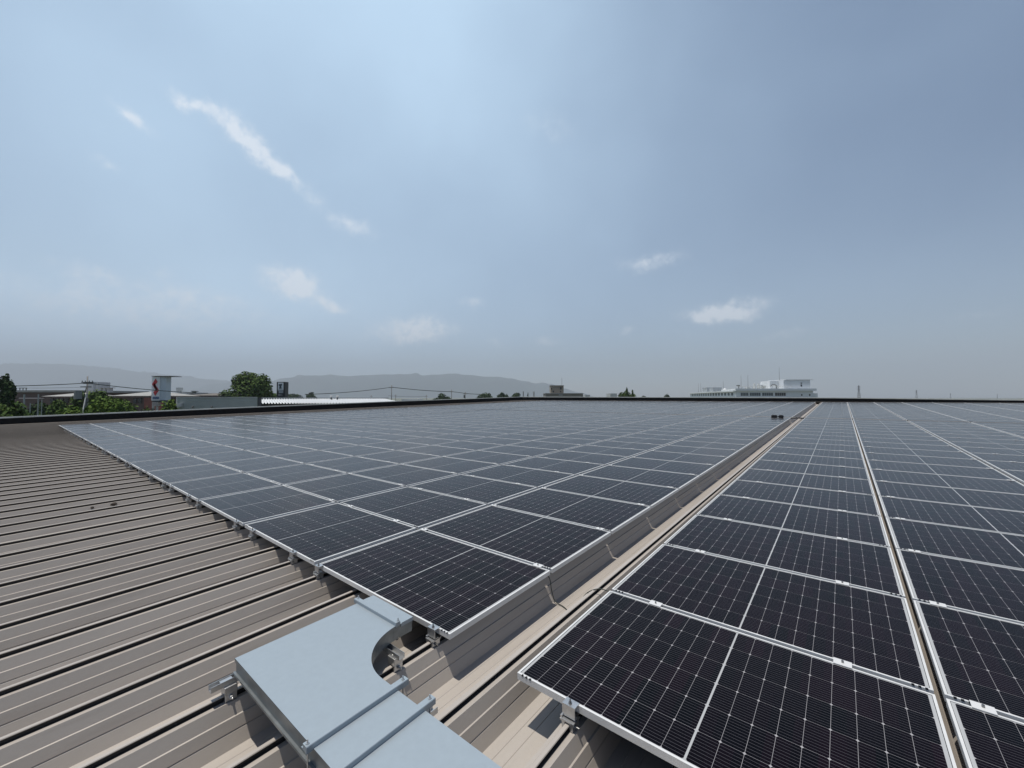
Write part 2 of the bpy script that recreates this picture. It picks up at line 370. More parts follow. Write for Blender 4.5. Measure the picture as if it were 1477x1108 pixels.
for s in slots[:NIND]:
    side, r, c, x, y = s
    lab = 'dark solar panel %s of the gully, %s row from near edge, %s column from gully' % ('left' if side == 'L' else 'right', ORD[r], ORD[c])
    e = empty('solar_panel', MR @ T((x, y, 0)), lab, 'solar panel', 'solar panels in rows on the ribbed roof')
    add_part('frame', frame_mesh, e); add_part('glass', glass_pool[(r*11+c*5+(3 if side == 'R' else 0)) % 35], e)
    for cv in clamps_for(x):
        if r == 0:
            k = add_part('clamp', ENDC, e, (cv-x, 0, 0)); add_part('bolt', CBOLT, k); add_part('cross_bolt', XBOLT, k)
        else: add_part('clamp', MIDC, e, (cv-x, 0, 0))
far = MB(); fuv = []
for s in slots[NIND:]:
    if shown_area(s) <= 0: continue
    side, r, c, x, y = s
    frame_mb(far, x, y, 0)
    w = .0112; far.face([(x+w,y+w,-.0025),(x+PL-w,y+w,-.0025),(x+PL-w,y+PW-w,-.0025),(x+w,y+PW-w,-.0025)], 1)
    fuv.append((len(far.f)-1, (r*11+c*5) % 7, (r+c) % 5))
    for cv in clamps_for(x): far.box(cv-.04, cv+.04, y-GA-.013, y+.013, .0005, .0045, 2)
o = far.build('solar_panels', [ALU, GLASS, CLIP], mw=MR)
uvl = o.data.uv_layers.new(name='UVMap'); w = .0112
for fi, i, j in fuv:
    for l, (a, b) in zip(o.data.polygons[fi].loop_indices, ((w,w),(PL-w,w),(PL-w,PW-w),(w,PW-w))): uvl.data[l].uv = (a+4*i, b+4*j)
tag(o, kind='stuff', label='far rows of solar panels merging into a pale field towards the parapet')

# dark packs left on the panels where the gully crosses the service gap
e = empty('cable_pack', MR @ T((-2.42, 23.6, 0)), 'black cable packs lying on the panels beside the far gully', 'cable pack')
for i, (x0, x1) in enumerate(((-.30, -.06), (.0, .20))):
    b = MB(); b.box(x0, x1, -.09, .09, .004, .105); b.box(x0+.03, x1-.03, -.05, .05, .105, .125)
    b.build('pack', BLACKP, parent=e, bevel=.015)
b = MB(); b.box(-.07, .0, -.02, .02, .03, .06); b.build('strap', BLACKP, parent=e)

# ------------------------------------------------------------------ cables in the gully
def spline(pts, m=8):
    P = [Vector(p) for p in pts]; P = [P[0]*2-P[1]]+P+[P[-1]*2-P[-2]]; out = []
    for i in range(1, len(P)-2):
        for k in range(m):
            t = k/m; a, b, c, d = P[i-1:i+3]
            out.append(.5*((2*b)+(c-a)*t+(2*a-5*b+4*c-d)*t*t+(3*b-a-3*c+d)*t**3))
    return out+[P[-2]]
b = MB(); b.tube(spline([(-2.1, 2.95, -.06), (-1.99, 2.93, -.085), (-1.965, 2.93, -.19), (-1.93, 2.93, -.27), (-1.84, 2.915, -.281), (-1.74, 2.87, -.283), (-1.69, 2.86, -.26), (-1.665, 2.88, -.18), (-1.62, 2.92, -.105), (-1.54, 2.95, -.06), (-1.46, 2.96, -.055), (-1.39, 2.965, -.062), (-1.25, 2.96, -.07)], 10), .0036, 6)
tag(b.build('cable', WIRE, mw=MR, smooth=True), 'thin dark green cable looping across the gully near the front panels', 'cable')
rq = random.Random(4)
pts = [(x, 24.03+rq.uniform(-.02, .02), -.024+rq.uniform(-.006, .004)) for x in [-32+k*1.5 for k in range(20)]] + [(-1.9, 24.02, -.03), (-1.7, 23.99, -.015), (-1.4, 24.02, -.03)] + [(-.2+k*1.5, 24.03+rq.uniform(-.02, .02), -.026) for k in range(12)]
b = MB(); b.tube(spline(pts, 4), .034, 7)
tag(b.build('cable', BLACKP, mw=MR, smooth=True), 'thick black cable bundle lying across both arrays in the far service gap', 'cable')
b = MB(); b.tube(spline([(-21.70+rq.uniform(-.015, .015), 2.2+k*1.6, -.024+rq.uniform(-.006, .004)) for k in range(27)], 4), .032, 7)
tag(b.build('cable', BLACKP, mw=MR, smooth=True), 'black cable bundle lying lengthwise in the dark joint of the left array', 'cable')

# ------------------------------------------------------------------ galvanised cable duct
ZT, ZB = .090, .004
d_un, d_uf, d_vo, d_ve = .783, 1.187, -2.600, -2.165
duct = empty('cable_duct', MR @ T((-2.0, 1.0, ZB)), 'pale galvanised cable duct turning a corner in front of the left panels', 'cable duct')
def dp(mb, name, m, **k): return mb.build(name, m, parent=duct, mw=MR, **k)
UEND = 1.625
arc = [(d_ve+.0 - 0 if False else (-1.825-.335*math.sin(t), 1.522-.335*math.cos(t))) for t in [math.pi/2*i/18 for i in range(19)]]   # (v,u) from the straight to the branch
elbow = [(d_vo, d_un), (-1.716, d_un), (-1.716, d_uf)] + [(v, u) for v, u in arc] + [(arc[-1][0], UEND-.09), (d_vo, UEND-.09)]
el = MB(); el.prism(elbow, ZT-.0015, ZT)
dp(el, 'lid', GALV)
lip = MB()      # turned-down rim of the lid on the outer sides and round the inner curve
def rim(mb, poly, z0, z1, th=.0014):
    for (a, b_), (c, d) in zip(poly[:-1], poly[1:]):
        e_ = Vector((c-a, d-b_, 0)).normalized(); nn = Vector((e_.y, -e_.x, 0))*th
        mb.face([(a, b_, z0), (c, d, z0), (c, d, z1), (a, b_, z1)]); mb.face([(a+nn.x, b_+nn.y, z1), (c+nn.x, d+nn.y, z1), (c+nn.x, d+nn.y, z0), (a+nn.x, b_+nn.y, z0)])
rim(lip, [(d_vo, UEND-.09), (d_vo, d_un), (-1.716, d_un)], ZT-.018, ZT-.0017); rim(lip, [(-1.716, d_uf)]+arc+[(arc[-1][0], UEND-.09)], ZT-.018, ZT-.0017)
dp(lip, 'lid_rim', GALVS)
sd = MB()       # side walls, set in a little below the rim, with a rolled foot
inn = .006
rim(sd, [(d_vo+inn, UEND), (d_vo+inn, d_un+inn), (1.6, d_un+inn)], ZB, ZT-.003, .0016)
rim(sd, [(1.6, d_uf-inn), (-1.825, d_uf-inn)]+[(-1.825-(.335+inn)*math.sin(t), 1.522-(.335+inn)*math.cos(t)) for t in [math.pi/2*i/18 for i in range(1, 19)]]+[(d_ve-inn+.005, UEND)], ZB, ZT-.003, .0016)
for z in (ZB+.001, ):
    sd.box(d_vo-.006, 1.6, d_un-.008, d_un+inn-.002, z, z+.012); sd.box(-1.8, 1.6, d_uf-inn+.002, d_uf+.008, z, z+.012); sd.box(d_vo-.006, d_vo+inn-.002, d_un+.008, UEND, z, z+.012)
sd.face([(d_vo+inn, d_un+inn, ZB+.002), (1.6, d_un+inn, ZB+.002), (1.6, d_uf-inn, ZB+.002), (d_vo+inn, d_uf-inn, ZB+.002)])
sd.face([(d_vo+inn, d_uf-inn, ZB+.002), (d_ve, d_uf-inn, ZB+.002), (d_ve, UEND, ZB+.002), (d_vo+inn, UEND, ZB+.002)])
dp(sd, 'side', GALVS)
ld = MB(); ld.box(-1.714, -1.515, d_un, d_uf, ZT-.0015, ZT-.0001); dp(ld, 'lid', GALV)
ld = MB(); ld.box(-1.512, 1.6, d_un, d_uf, ZT-.0015, ZT); ld.box(-1.512, 1.6, d_un-.0012, d_un, ZT-.018, ZT-.0002); ld.box(-1.512, 1.6, d_uf, d_uf+.0012, ZT-.018, ZT-.0002); dp(ld, 'lid', GALV)
ld = MB(); ld.prism([(d_vo-.005, UEND-.085), (d_ve+.008, UEND-.085), (d_ve+.008, UEND+.005), (d_vo-.005, UEND+.005)], ZT+.0005, ZT+.0025)
ld.box(d_ve+.006, d_ve+.008, UEND-.085, UEND+.005, ZT-.02, ZT+.0004); dp(ld, 'lid', GALV)
sp = MB()       # splice plate with slots where the branch joins
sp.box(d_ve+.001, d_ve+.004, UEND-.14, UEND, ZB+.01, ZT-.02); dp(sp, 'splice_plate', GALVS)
def hat_bar(v0, v1, u0, u1, along):
    """hat-shaped hold-down bar over the lid"""
    b = MB(); z = ZT+.001; h = .020
    if along == 'u':
        pr = [(v0, 0), (v0+.013, 0), (v0+.014, h), (v1-.002, h), (v1, h-.003), (v1, -.008)]
        pts = [[(v, u, z+zz) for v, zz in pr] for u in (u0, u1)]
    else:
        pr = [(u1, 0), (u1-.013, 0), (u1-.014, h), (u0+.002, h), (u0, h-.003), (u0, -.008)]
        pts = [[(v, u, z+zz) for u, zz in pr] for v in (v0, v1)]
    m = len(pr); i = len(b.v); b.v += pts[0]+pts[1]
    for k in range(m-1): b.f.append((i+k, i+k+1, i+m+k+1, i+m+k)); b.mi.append(0)
    for e_ in (0, m): b.f.append(tuple(i+e_+k for k in range(m))); b.mi.append(0)
    return b
def hook(mb, v, u, s, along):
    mb.tube([(v, u, ZT+.020), (v, u, ZT+.025)], .0085, 6); mb.tube([(v, u, ZT+.024), (v, u, ZT+.038)], .0035, 8)
    a = (lambda t, z: (v, u+t*s, z)) if along == 'u' else (lambda t, z: (v+t*s, u, z))
    mb.tube([a(.0, ZT+.018), a(.0, ZB-.005), a(-.012, ZB-.016), a(-.04, ZB-.016)], .0035, 6)
for v0, v1 in ((-1.740, -1.693), (-1.538, -1.490)):
    bar = dp(hat_bar(v0, v1, d_un-.028, d_uf+.062, 'u'), 'hold_down_bar', GALV)
    vm_ = (v0+v1)/2+.006
    for uu, ss in ((d_un-.016, -1), (d_uf+.042, 1)): hb = MB(); hook(hb, vm_, uu, ss, 'u'); hb.build('hook_bolt', STEEL, parent=bar, mw=MR)
bar = dp(hat_bar(d_vo-.035, d_ve+.012, UEND-.125, UEND-.080, 'v'), 'hold_down_bar', GALV)
for vv, ss in ((d_vo-.02, -1), (d_ve-.002, 1)): hb = MB(); hook(hb, vv, UEND-.10, ss, 'v'); hb.build('hook_bolt', STEEL, parent=bar, mw=MR)
# brackets that carry the duct on the roof seams
def bracket(v, u0, u1, along, cu, cv):
    e_ = MB(); z1, z0 = ZB-.001, ZB-.030
    if along == 'u':
        e_.box(v-.020, v+.020, u0, u1, z0, z0+.003); e_.box(v-.020, v-.017, u0, u1, z0+.003, z1); e_.box(v+.017, v+.020, u0, u1, z0+.003, z1)
        e_.box(v-.0165, v+.0165, u0+.045, u0+.10, z0+.003, z1-.004)
    else:
        e_.box(u0, u1, v-.020, v+.020, z0, z0+.003); e_.box(u0, u1, v-.020, v-.017, z0+.003, z1); e_.box(u0, u1, v+.017, v+.020, z0+.003, z1)
        e_.box(u0+.06, u0+.11, v-.0165, v+.0165, z0+.003, z1-.004)
    o = dp(e_, 'bracket', STEEL)
    c = MB(); c.box(cv-.034, cv+.034, cu-.03, cu+.03, -.0665, z0-.0005); c.box(cv-.032, cv-.014, cu-.028, cu+.028, -.103, -.067); c.box(cv+.014, cv+.032, cu-.028, cu+.028, -.103, -.067)
    c.tube([(cv-.052, cu, -.084), (cv+.058, cu, -.084)], .0055, 8); c.tube([(cv+.033, cu, -.084), (cv+.044, cu, -.084)], .011, 6); c.tube([(cv, cu-.015, z0+.003), (cv, cu-.015, z0+.012)], .009, 6)
    c.build('seam_clamp', STEEL, parent=o, mw=MR, bevel=.003)
bracket(ridge(-2), .668, 1.48, 'u', .755, ridge(-2))
bracket(ridge(0)+.0, d_un-.06, d_uf+.125, 'u', 1.02, ridge(0))
bracket(1.445, -2.32, -2.02, 'v', 1.445, ridge(-1))
# two small dark lumps blown onto the ribs
for (v, u), sz, lab in (((-8.56, .80), .022, 'smaller dark dirt lump on the bare ribbed roof, left one'), ((-8.43, 1.03), .034, 'larger dark dirt lump on the bare ribbed roof, right one')):
    bm = bmesh.new(); bmesh.ops.create_icosphere(bm, subdivisions=2, radius=sz)
    for q in bm.verts: q.co *= random.uniform(.7, 1.25); q.co.z *= .7
    me = bpy.data.meshes.new('dirt_lump'); bm.to_mesh(me); bm.free(); me.materials.append(mat('dry_leaf', (.035, .026, .02), .9))
    kk = round((v-C0)/PITCHV-.45); vv = ridge(kk)+.060
    o = bpy.data.objects.new('dirt_lump', me); C.objects.link(o); o.matrix_world = MR @ T((vv, u, -.128)); tag(o, lab, 'debris')
#BACKGROUND
# ------------------------------------------------------------------ trees
LEAF = {}
def leaf_mat(name, col, col2):
    M = bpy.data.materials.new(name); M.use_nodes = True; nt = M.node_tree; b = nt.nodes['Principled BSDF']
    g = nt.nodes.new('ShaderNodeNewGeometry'); mx = nt.nodes.new('ShaderNodeMixRGB'); mx.inputs[1].default_value = (*col, 1); mx.inputs[2].default_value = (*col2, 1)
    nt.links.new(g.outputs['Random Per Island'], mx.inputs[0]); nt.links.new(mx.outputs[0], b.inputs['Base Color'])
    b.inputs['Roughness'].default_value = .7; b.inputs['Specular IOR Level'].default_value = .12
    return M
LEAF['dark'] = leaf_mat('dark_leaves', (.014, .032, .012), (.032, .060, .018))
LEAF['mid'] = leaf_mat('mid_leaves', (.028, .060, .012), (.068, .112, .024))
LEAF['light'] = leaf_mat('light_leaves', (.048, .098, .013), (.105, .165, .028))
BARK = mat('bark', (.075, .06, .045), .9, 0, .3, 4)
def crown_mb(lobes, n, size, rnd):
    """leaf clumps spread through the shells of several lobes: (centre, radii)"""
    b = MB(); wts = [l[1][0]*l[1][1]+l[1][0]*l[1][2]+.25*size for l in lobes]
    for _ in range(n):
        (c, r) = rnd.choices(lobes, wts)[0]
        while True:
            d = Vector((rnd.gauss(0,1), rnd.gauss(0,1), rnd.gauss(0,1)))
            if d.length > .1: d.normalize(); break
        k = rnd.uniform(.2, 1.0)**.5 * (1+.10*math.sin(d.x*7+c[0])*math.sin(d.z*6+c[1]))
        p = Vector((c[0]+d.x*r[0]*k, c[1]+d.y*r[1]*k, c[2]+d.z*r[2]*k))
        nrm = (d+Vector((rnd.uniform(-1,1), rnd.uniform(-1,1), rnd.uniform(-.4,1.2)))*.9).normalized()
        t = nrm.orthogonal().normalized(); t = (Matrix.Rotation(rnd.uniform(0, 6.28), 3, nrm) @ t); u = nrm.cross(t); s = size*rnd.uniform(.5, 1.25)
        b.face([p-t*s, p-u*s*.6+nrm*s*.12, p+t*s, p+u*s*.6+nrm*s*.12])
    return b
def tree(name, label, px, D, ytop, wpx, leaf='mid', kind='round', n=1500, size=.35, seed=1, group=None, base_frac=.25, trunk=True):
    rnd = random.Random(seed); base = at(px, D); top = at(px, D, ytop).z; w = wpx*D/F_PX; R = w/2
    e = empty(name, T((base.x, base.y, 0)), label, 'tree', group)
    lobes = []
    if kind == 'cone':
        z = top; k = 0
        while z > top*base_frac:
            f = (top-z)/(top*(1-base_frac)); rr = R*min(.05+3.2*f, .17+.6*f)
            for a in range(1 if rr < .15*R else 4):
                an = rnd.uniform(0, 6.28); o = rr*.40 if rr >= .15*R else 0
                lobes.append(((math.cos(an)*o, math.sin(an)*o, z-.05*top), (rr*.72, rr*.72, top*.06)))
            z -= top*.045
    else:
        h0 = top*base_frac; hc = (top-h0)
        m = 9 if kind == 'round' else 16
        lobes.append(((0, 0, h0+hc*.5), (R*.62, R*.62, hc*.44)))
        for k in range(m):
            an = 2*math.pi*k/m*2.4+rnd.uniform(-.3, .3); lv = rnd.uniform(.16, .82); o = .80*math.sqrt(1-lv**1.5)
            s = rnd.uniform(.26, .40)*(1.1-.35*lv)
            lobes.append(((math.cos(an)*R*o, math.sin(an)*R*o, h0+hc*lv), (R*s, R*s, hc*s*.72)))
        lobes.append(((rnd.uniform(-.1,.1)*R, 0, top-hc*.16), (R*.38, R*.38, hc*.16)))
        for sx in (-1, 1): lobes.append(((sx*R*.72, rnd.uniform(-.2,.2)*R, h0+hc*.34), (R*.28, R*.3, hc*.22)))
    crown_mb(lobes, int(n*3.2), size*.95, rnd).build('crown', LEAF[leaf], parent=e)
    tb = MB(); rt = max(.12, w*.028)
    tb.tube([(0,0,0), (.05*R,0,top*.3), (0,.03*R,top*.62), (.02*R,0,top*.8)], rt, 8, rt*.3)
    tb.build('trunk', BARK, parent=e, smooth=True)
    if kind != 'cone':
        for k in range(5):
            an = k*1.26+rnd.uniform(-.3,.3); z0 = top*rnd.uniform(.26, .45)
            lb = MB(); lb.tube([(0,0,z0), (math.cos(an)*R*.3, math.sin(an)*R*.3, z0+top*.12), (math.cos(an)*R*.62, math.sin(an)*R*.62, z0+top*.24)], rt*.5, 6, rt*.12)
            lb.build('limb', BARK, parent=e, smooth=True)
    return e
GT = 'trees beyond the left parapet'
tree('conifer_tree', 'tall dark pointed conifer at the far left beyond the parapet', 9, 46, 537, 74, 'dark', 'cone', 4200, .22, 3, GT, .1)
tree('broadleaf_tree', 'dark rounded tree at the foot of the tall conifer', 22, 38, 579, 54, 'mid', 'round', 1500, .22, 5, GT, .3)
tree('broadleaf_tree', 'low dark tree in front of the thin poles beside the conifer', 58, 56, 580, 50, 'dark', 'round', 1300, .28, 6, GT, .3)
tree('broadleaf_tree', 'dull green tree between the poles and the transformer pole', 84, 54, 576, 46, 'mid', 'round', 1500, .26, 7, GT, .3)
tree('broadleaf_tree', 'bright low green tree left of the transformer pole', 103, 42, 585, 50, 'light', 'round', 1500, .2, 8, GT, .3)
tree('broadleaf_tree', 'large dense tree rising behind the grey transformer', 138, 64, 562.5, 66, 'mid', 'round', 2400, .3, 9, GT, .3)
tree('broadleaf_tree', 'bright yellow green spreading tree right of the transformer pole', 166, 50, 574.5, 84, 'light', 'wide', 3400, .21, 11, GT, .3)
tree('broadleaf_tree', 'small bushy tree at the foot of the pylon sign', 213, 58, 586, 26, 'mid', 'round', 700, .2, 12, GT, .3)
tree('broadleaf_tree', 'bright bushy tree between the pylon sign and the grey sided shed', 247, 58, 576, 30, 'light', 'round', 1000, .2, 13, GT, .3)
tree('broadleaf_tree', 'huge broad domed tree behind the grey sided shed', 359, 120, 536, 76, 'mid', 'wide', 5200, .46, 21, None, .22)
tree('broadleaf_tree', 'small dark bush at the left foot of the domed tree', 324, 112, 566, 22, 'dark', 'round', 600, .34, 22, None, .3)
GF = 'distant trees along the horizon'
tree('broadleaf_tree', 'hazy round tree just right of the black sign', 449, 330, 565.5, 18, 'dark', 'round', 500, .8, 31, GF, .2)
tree('broadleaf_tree', 'low hazy tree touching the right side of the black sign', 424, 360, 568, 34, 'dark', 'wide', 700, .9, 32, GF, .2)
tree('broadleaf_tree', 'hazy domed tree left of the thin utility pole', 638, 230, 567, 30, 'dark', 'wide', 900, .6, 33, GF, .2)
tree('broadleaf_tree', 'leftmost of the three hazy trees left of the slim chimney', 699, 260, 566.5, 30, 'dark', 'wide', 900, .65, 34, GF, .2)
tree('broadleaf_tree', 'middle of the three hazy trees left of the slim chimney', 725, 270, 565.8, 20, 'dark', 'round', 700, .65, 35, GF, .2)
tree('broadleaf_tree', 'rightmost of the three hazy trees left of the slim chimney', 743, 270, 567, 20, 'dark', 'round', 700, .65, 36, GF, .2)
tree('conifer_tree', 'tiny dark conifer between two posts on the horizon', 761.5, 220, 565.3, 6, 'dark', 'cone', 350, .35, 37, GF, .1)
tree('broadleaf_tree', 'low broad green grove tree beneath the two pointed ones', 905, 170, 564, 34, 'mid', 'wide', 1600, .42, 41, GF, .2)
tree('conifer_tree', 'taller of two pointed trees rising from the grove', 904, 168, 557.5, 13, 'mid', 'cone', 900, .3, 42, GF, .1)
tree('conifer_tree', 'shorter of two pointed trees rising from the grove', 912.5, 168, 560.5, 12, 'mid', 'cone', 800, .3, 43, GF, .1)
tree('broadleaf_tree', 'flat dark treetop between the grove and the white building', 961, 210, 568.6, 16, 'dark', 'round', 500, .45, 44, GF, .2)
tree('broadleaf_tree', 'very low hedge like treetop just right of the grove', 929, 190, 570.3, 20, 'dark', 'round', 500, .4, 45, GF, .2)

# ------------------------------------------------------------------ hills
def hills(name, D, prof, depth, col, seed):
    rnd = random.Random(seed); b = MB(); nx, ny = 260, 12
    x0, x1 = prof[0][0], prof[-1][0]
    ph = [(rnd.uniform(.02, .16), rnd.uniform(0, 6.28)) for _ in range(14)]
    def H(px):
        for (a, ya), (c, yc) in zip(prof[:-1], prof[1:]):
            if a <= px <= c:
                t = (px-a)/(c-a); t = t*t*(3-2*t); y = ya+(yc-ya)*t; break
        return max(0, (573-y)/F_PX*D+CAM_H)
    for j in range(ny+1):
        s = j/ny; f = math.sin(math.pi*min(1, s*.72)/1.0)**1.0 if s*.72 < .5 else math.cos(math.pi*(s*.72-.5))
        for i in range(nx+1):
            px = x0+(x1-x0)*i/nx; h = H(px); y = D+(s-.69)*depth
            wob = sum(math.sin(px*w*(1+.2*k)+p+j*.9*(k % 3)) for k, (w, p) in enumerate(ph))/14
            z = h*f*(1+.13*wob*(1-abs(s-.69)*.3)*(0 if abs(s-.69) < .05 else 1)+.02*wob)
            b.v.append(((px-CX)/F_PX*y, y, z-2))
    for j in range(ny):
        for i in range(nx):
            k = j*(nx+1)+i; b.f.append((k, k+1, k+nx+2, k+nx+1)); b.mi.append(0)
    return tag(b.build(name, mat(name+'_forest', col, .95, 0, .35, .004), smooth=True), kind='structure')
hills('far_hills', 8700, [(-420, 540), (-200, 530), (-60, 528), (40, 524.5), (85, 525), (150, 530), (210, 537), (250, 541), (300, 547), (380, 556), (470, 566), (560, 573)], 1500, (.030, .055, .048), 4)
hills('hills', 7300, [(230, 572), (270, 562), (310, 553.5), (345, 551), (385, 550.5), (412, 545), (440, 541.5), (455, 541.8), (475, 540.5), (500, 542.5), (520, 541.5), (560, 540), (585, 540.2), (612, 541), (645, 539.5), (680, 541), (700, 543.5), (715, 543.3), (735, 546), (760, 550), (772, 553), (783, 551.8), (795, 554.5), (815, 561), (835, 566), (860, 572.5)], 1300, (.022, .045, .040), 9)

# ------------------------------------------------------------------ buildings beyond the left parapet
BR = mat('brown_wall', (.085, .055, .048), .8, 0, .2, .8); RED = mat('red_brick', (.19, .062, .048), .8, 0, .2, 2)
RFG = mat('grey_roof', (.26, .26, .25), .6, 0, .12, .5); WH = mat('white_paint', (.74, .76, .77), .6, 0, .05, 1); GLD = mat('dark_window', (.02, .025, .03), .15)
LG = mat('light_grey', (.42, .44, .44), .6, 0, .08, 1); STG = mat('pole_steel', (.12, .125, .125), .5, .3); DKG = mat('dark_grey', (.045, .05, .055), .6)
def xb(mb, px0, px1, D, y0, y1, depth, mi=0):
    a, b_ = at(px0, D, y0), at(px1, D, y1); mb.box(a.x, b_.x, D, D+depth, min(a.z, b_.z), max(a.z, b_.z), mi)
def to0(mb, px0, px1, D, ytop, depth, mi=0):
    a, b_ = at(px0, D, ytop), at(px1, D); mb.box(a.x, b_.x, D, D+depth, 0, a.z, mi)
def hip(mb, px0, px1, D, ye, yr, depth, run):
    a, b_, r = at(px0, D, ye), at(px1, D, ye), at(px0, D, yr); x0, x1, z0, z1 = a.x, b_.x, a.z, a.z+(r.z-a.z)*(D+depth/2)/D
    y0, y1, ym = D-.6, D+depth+.6, D+depth/2
    A, B, Cc, Dd = (x0,y0,z0), (x1,y0,z0), (x1,y1,z0), (x0,y1,z0); R0, R1 = (x0+run, ym, z1), (x1-run, ym, z1)
    mb.face([A, B, R1, R0]); mb.face([B, Cc, R1]); mb.face([Cc, Dd, R0, R1]); mb.face([Dd, A, R0]); mb.face([Dd, Cc, B, A])
    mb.box(x0, x1, y0+.01, y1-.01, z0-.45, z0-.01, 1)
D = 125
e = empty('brown_hall', T(at(70, D)*Vector((1,1,0)) if False else Vector((at(70, D).x, D, 0))), 'long brown hall with a pale band and grey roof behind the conifer', 'building')
def child(mb, name, m, par, **k):
    o = mb.build(name, m, **k); o.parent = par; o.matrix_parent_inverse = par.matrix_world.inverted(); return o
bpy.context.view_layer.update()
b = MB(); to0(b, 20, 112, D, 566, 22); child(b, 'wall', BR, e)
b = MB(); xb(b, 27, 63, D-.25, 573.7, 575.3, .24); child(b, 'pale_band', mat('pale_band', (.45, .38, .37), .7), e)
b = MB(); xb(b, 18, 114, D-.8, 563.0, 565.9, 24); child(b, 'roof', RFG, e)
b = MB(); xb(b, 27, 38, D+6, 559.3, 560.2, .2); [xb(b, q, q+.35, D+6, 560.2, 563.2, .2) for q in (28, 32.5, 37)]; child(b, 'roof_railing', STG, e)
e = empty('brown_hall', T((at(170, 105).x, 105, 0)), 'brown and red brick hall with hipped grey roof behind the trees', 'building')
bpy.context.view_layer.update()
b = MB(); to0(b, 66, 217, 105, 570.5, 16); child(b, 'wall', BR, e)
b = MB(); xb(b, 208, 239, 104.7, 571.5, 600, .26); child(b, 'brick_bay', RED, e)
b = MB(); hip(b, 160, 219, 105, 571.2, 563.4, 16, 6); child(b, 'roof', [RFG, BR], e)
b = MB(); hip(b, 63, 108, 103, 571.8, 566.4, 12, 3); child(b, 'porch_roof', [RFG, BR], e)
for q in (72, 79, 86, 93, 192, 199):
    b = MB(); xb(b, q, q+4.5, 104.8, 574.5, 582, .15); child(b, 'window', GLD, e)
for q in (144, 150, 156):
    b = MB(); xb(b, q-1.6, q+1.6, 110, 559.8, 566, 1.0); xb(b, q-2.1, q+2.1, 109.7, 558.9, 559.8, 1.6); child(b, 'roof_vent', LG, e)
b = MB(); xb(b, 124.5, 134, 114, 550.8, 566, 4); xb(b, 134.15, 140.5, 114.6, 551.2, 566, 3.6); child(b, 'rooftop_tank_house', mat('pale_block', (.50, .52, .53), .6, 0, .06, 1), e)
e = empty('low_hall', T((at(262, 140).x, 140, 0)), 'low flat hall with pale fascia behind the pylon sign and shed', 'building')
bpy.context.view_layer.update()
b = MB(); to0(b, 238, 322, 140, 570.5, 15); child(b, 'wall', BR, e)
b = MB(); xb(b, 237, 268, 139, 566.8, 569.2, 16); xb(b, 246, 288, 138.4, 570.2, 571.3, 1.5); child(b, 'fascia', LG, e)
b = MB(); hip(b, 266, 325, 138.5, 570.5, 567.3, 14, 5); child(b, 'roof', [mat('brown_roof', (.10, .085, .07), .7, 0, .1, .5), BR], e)
b = MB(); xb(b, 254, 260, 141, 559.2, 563.5, 1.2); xb(b, 254.6, 259.4, 141.1, 563.5, 566.8, .9); child(b, 'air_unit', LG, e)
b = MB(); xb(b, 275.5, 282, 141, 564, 565, 1.4); xb(b, 277, 280.5, 141.2, 565, 567.6, .9); child(b, 'air_unit', STG, e)
# red and white pylon sign
D = 72
e = empty('pylon_sign', T((at(229, D).x, D, 0)), 'white pylon sign with a red angular emblem beyond the parapet', 'sign'); bpy.context.view_layer.update()
sg = MB(); xb(sg, 219.2, 229.6, D, 543.5, 577.8, 1.3); child(sg, 'sign_panel', WH, e)
sg = MB(); xb(sg, 229.75, 238.7, D+.15, 543.2, 577.4, 1.1); child(sg, 'sign_panel', mat('sign_side_panel', (.50, .56, .61), .5, 0, .05, 2), e)
sg = MB(); xb(sg, 218.5, 247.5, D-.3, 542.3, 543.1, 2.2); child(sg, 'top_plate', DKG, e)
sg = MB(); xb(sg, 219.6, 238.6, D+.1, 577.9, 580.1, 1.2); child(sg, 'base_band', DKG, e)
sg = MB(); xb(sg, 219.2, 228, D+.1, 580.2, 585.6, .5); child(sg, 'sign_panel', mat('lower_sign', (.42, .38, .36), .6, 0, .3, 3), e)
sg = MB(); a = at(220.6, D+.5); b_ = at(226.2, D+.5)
for p_ in (a, b_, at(237.5, D+.5)):
    sg2 = MB(); sg2.box(p_.x-.12, p_.x+.12, D+.5, D+.74, 0, CAM_H-.5); child(sg2, 'post', LG, e)
c0 = at(224.4, D, 558.6); sx, sy = 5.0*D/F_PX, 9.6*D/F_PX
U = [(0, 1.3), (-1, .42), (.28, -.50), (.62, -.22), (.98, -.30), (.40, -.02), (-.30, .46), (.02, .74), (.62, .22), (.98, .30)]
up = [(0, 1.3), (-1, .45), (.32, -.62), (.62, -.30), (-.06, .36), (.55, .80)]
em = MB()
for sgn in (1, -1):
    pts = [(c0.x+sgn*x*sx, D-.05, c0.z+sgn*z*sy) for x, z in up]; bk = [(x, D-.003, z) for x, _, z in pts]
    em.face(pts[::-1]); em.face(bk)
    for k in range(6): em.face([pts[k], pts[(k+1) % 6], bk[(k+1) % 6], bk[k]])
child(em, 'emblem', mat('sign_red', (.50, .035, .045), .5), e)
sg = MB(); xb(sg, 220.0, 229.0, D-.03, 572.3, 576.0, .026); nb = child(sg, 'name_plate', mat('sign_blue', (.012, .045, .13), .5), e)
cu = bpy.data.curves.new('lettering', 'FONT'); cu.body = 'SUZUKI'; cu.size = .36; cu.align_x = 'CENTER'; cu.align_y = 'CENTER'; cu.extrude = .004
to = bpy.data.objects.new('lettering', cu); C.objects.link(to); bpy.context.view_layer.update()
me = bpy.data.meshes.new_from_object(to.evaluated_get(bpy.context.evaluated_depsgraph_get())); bpy.data.objects.remove(to)
lt = bpy.data.objects.new('lettering', me); C.objects.link(lt); lt.data.materials.clear(); lt.data.materials.append(mat('sign_lettering', (.35, .45, .6), .5))
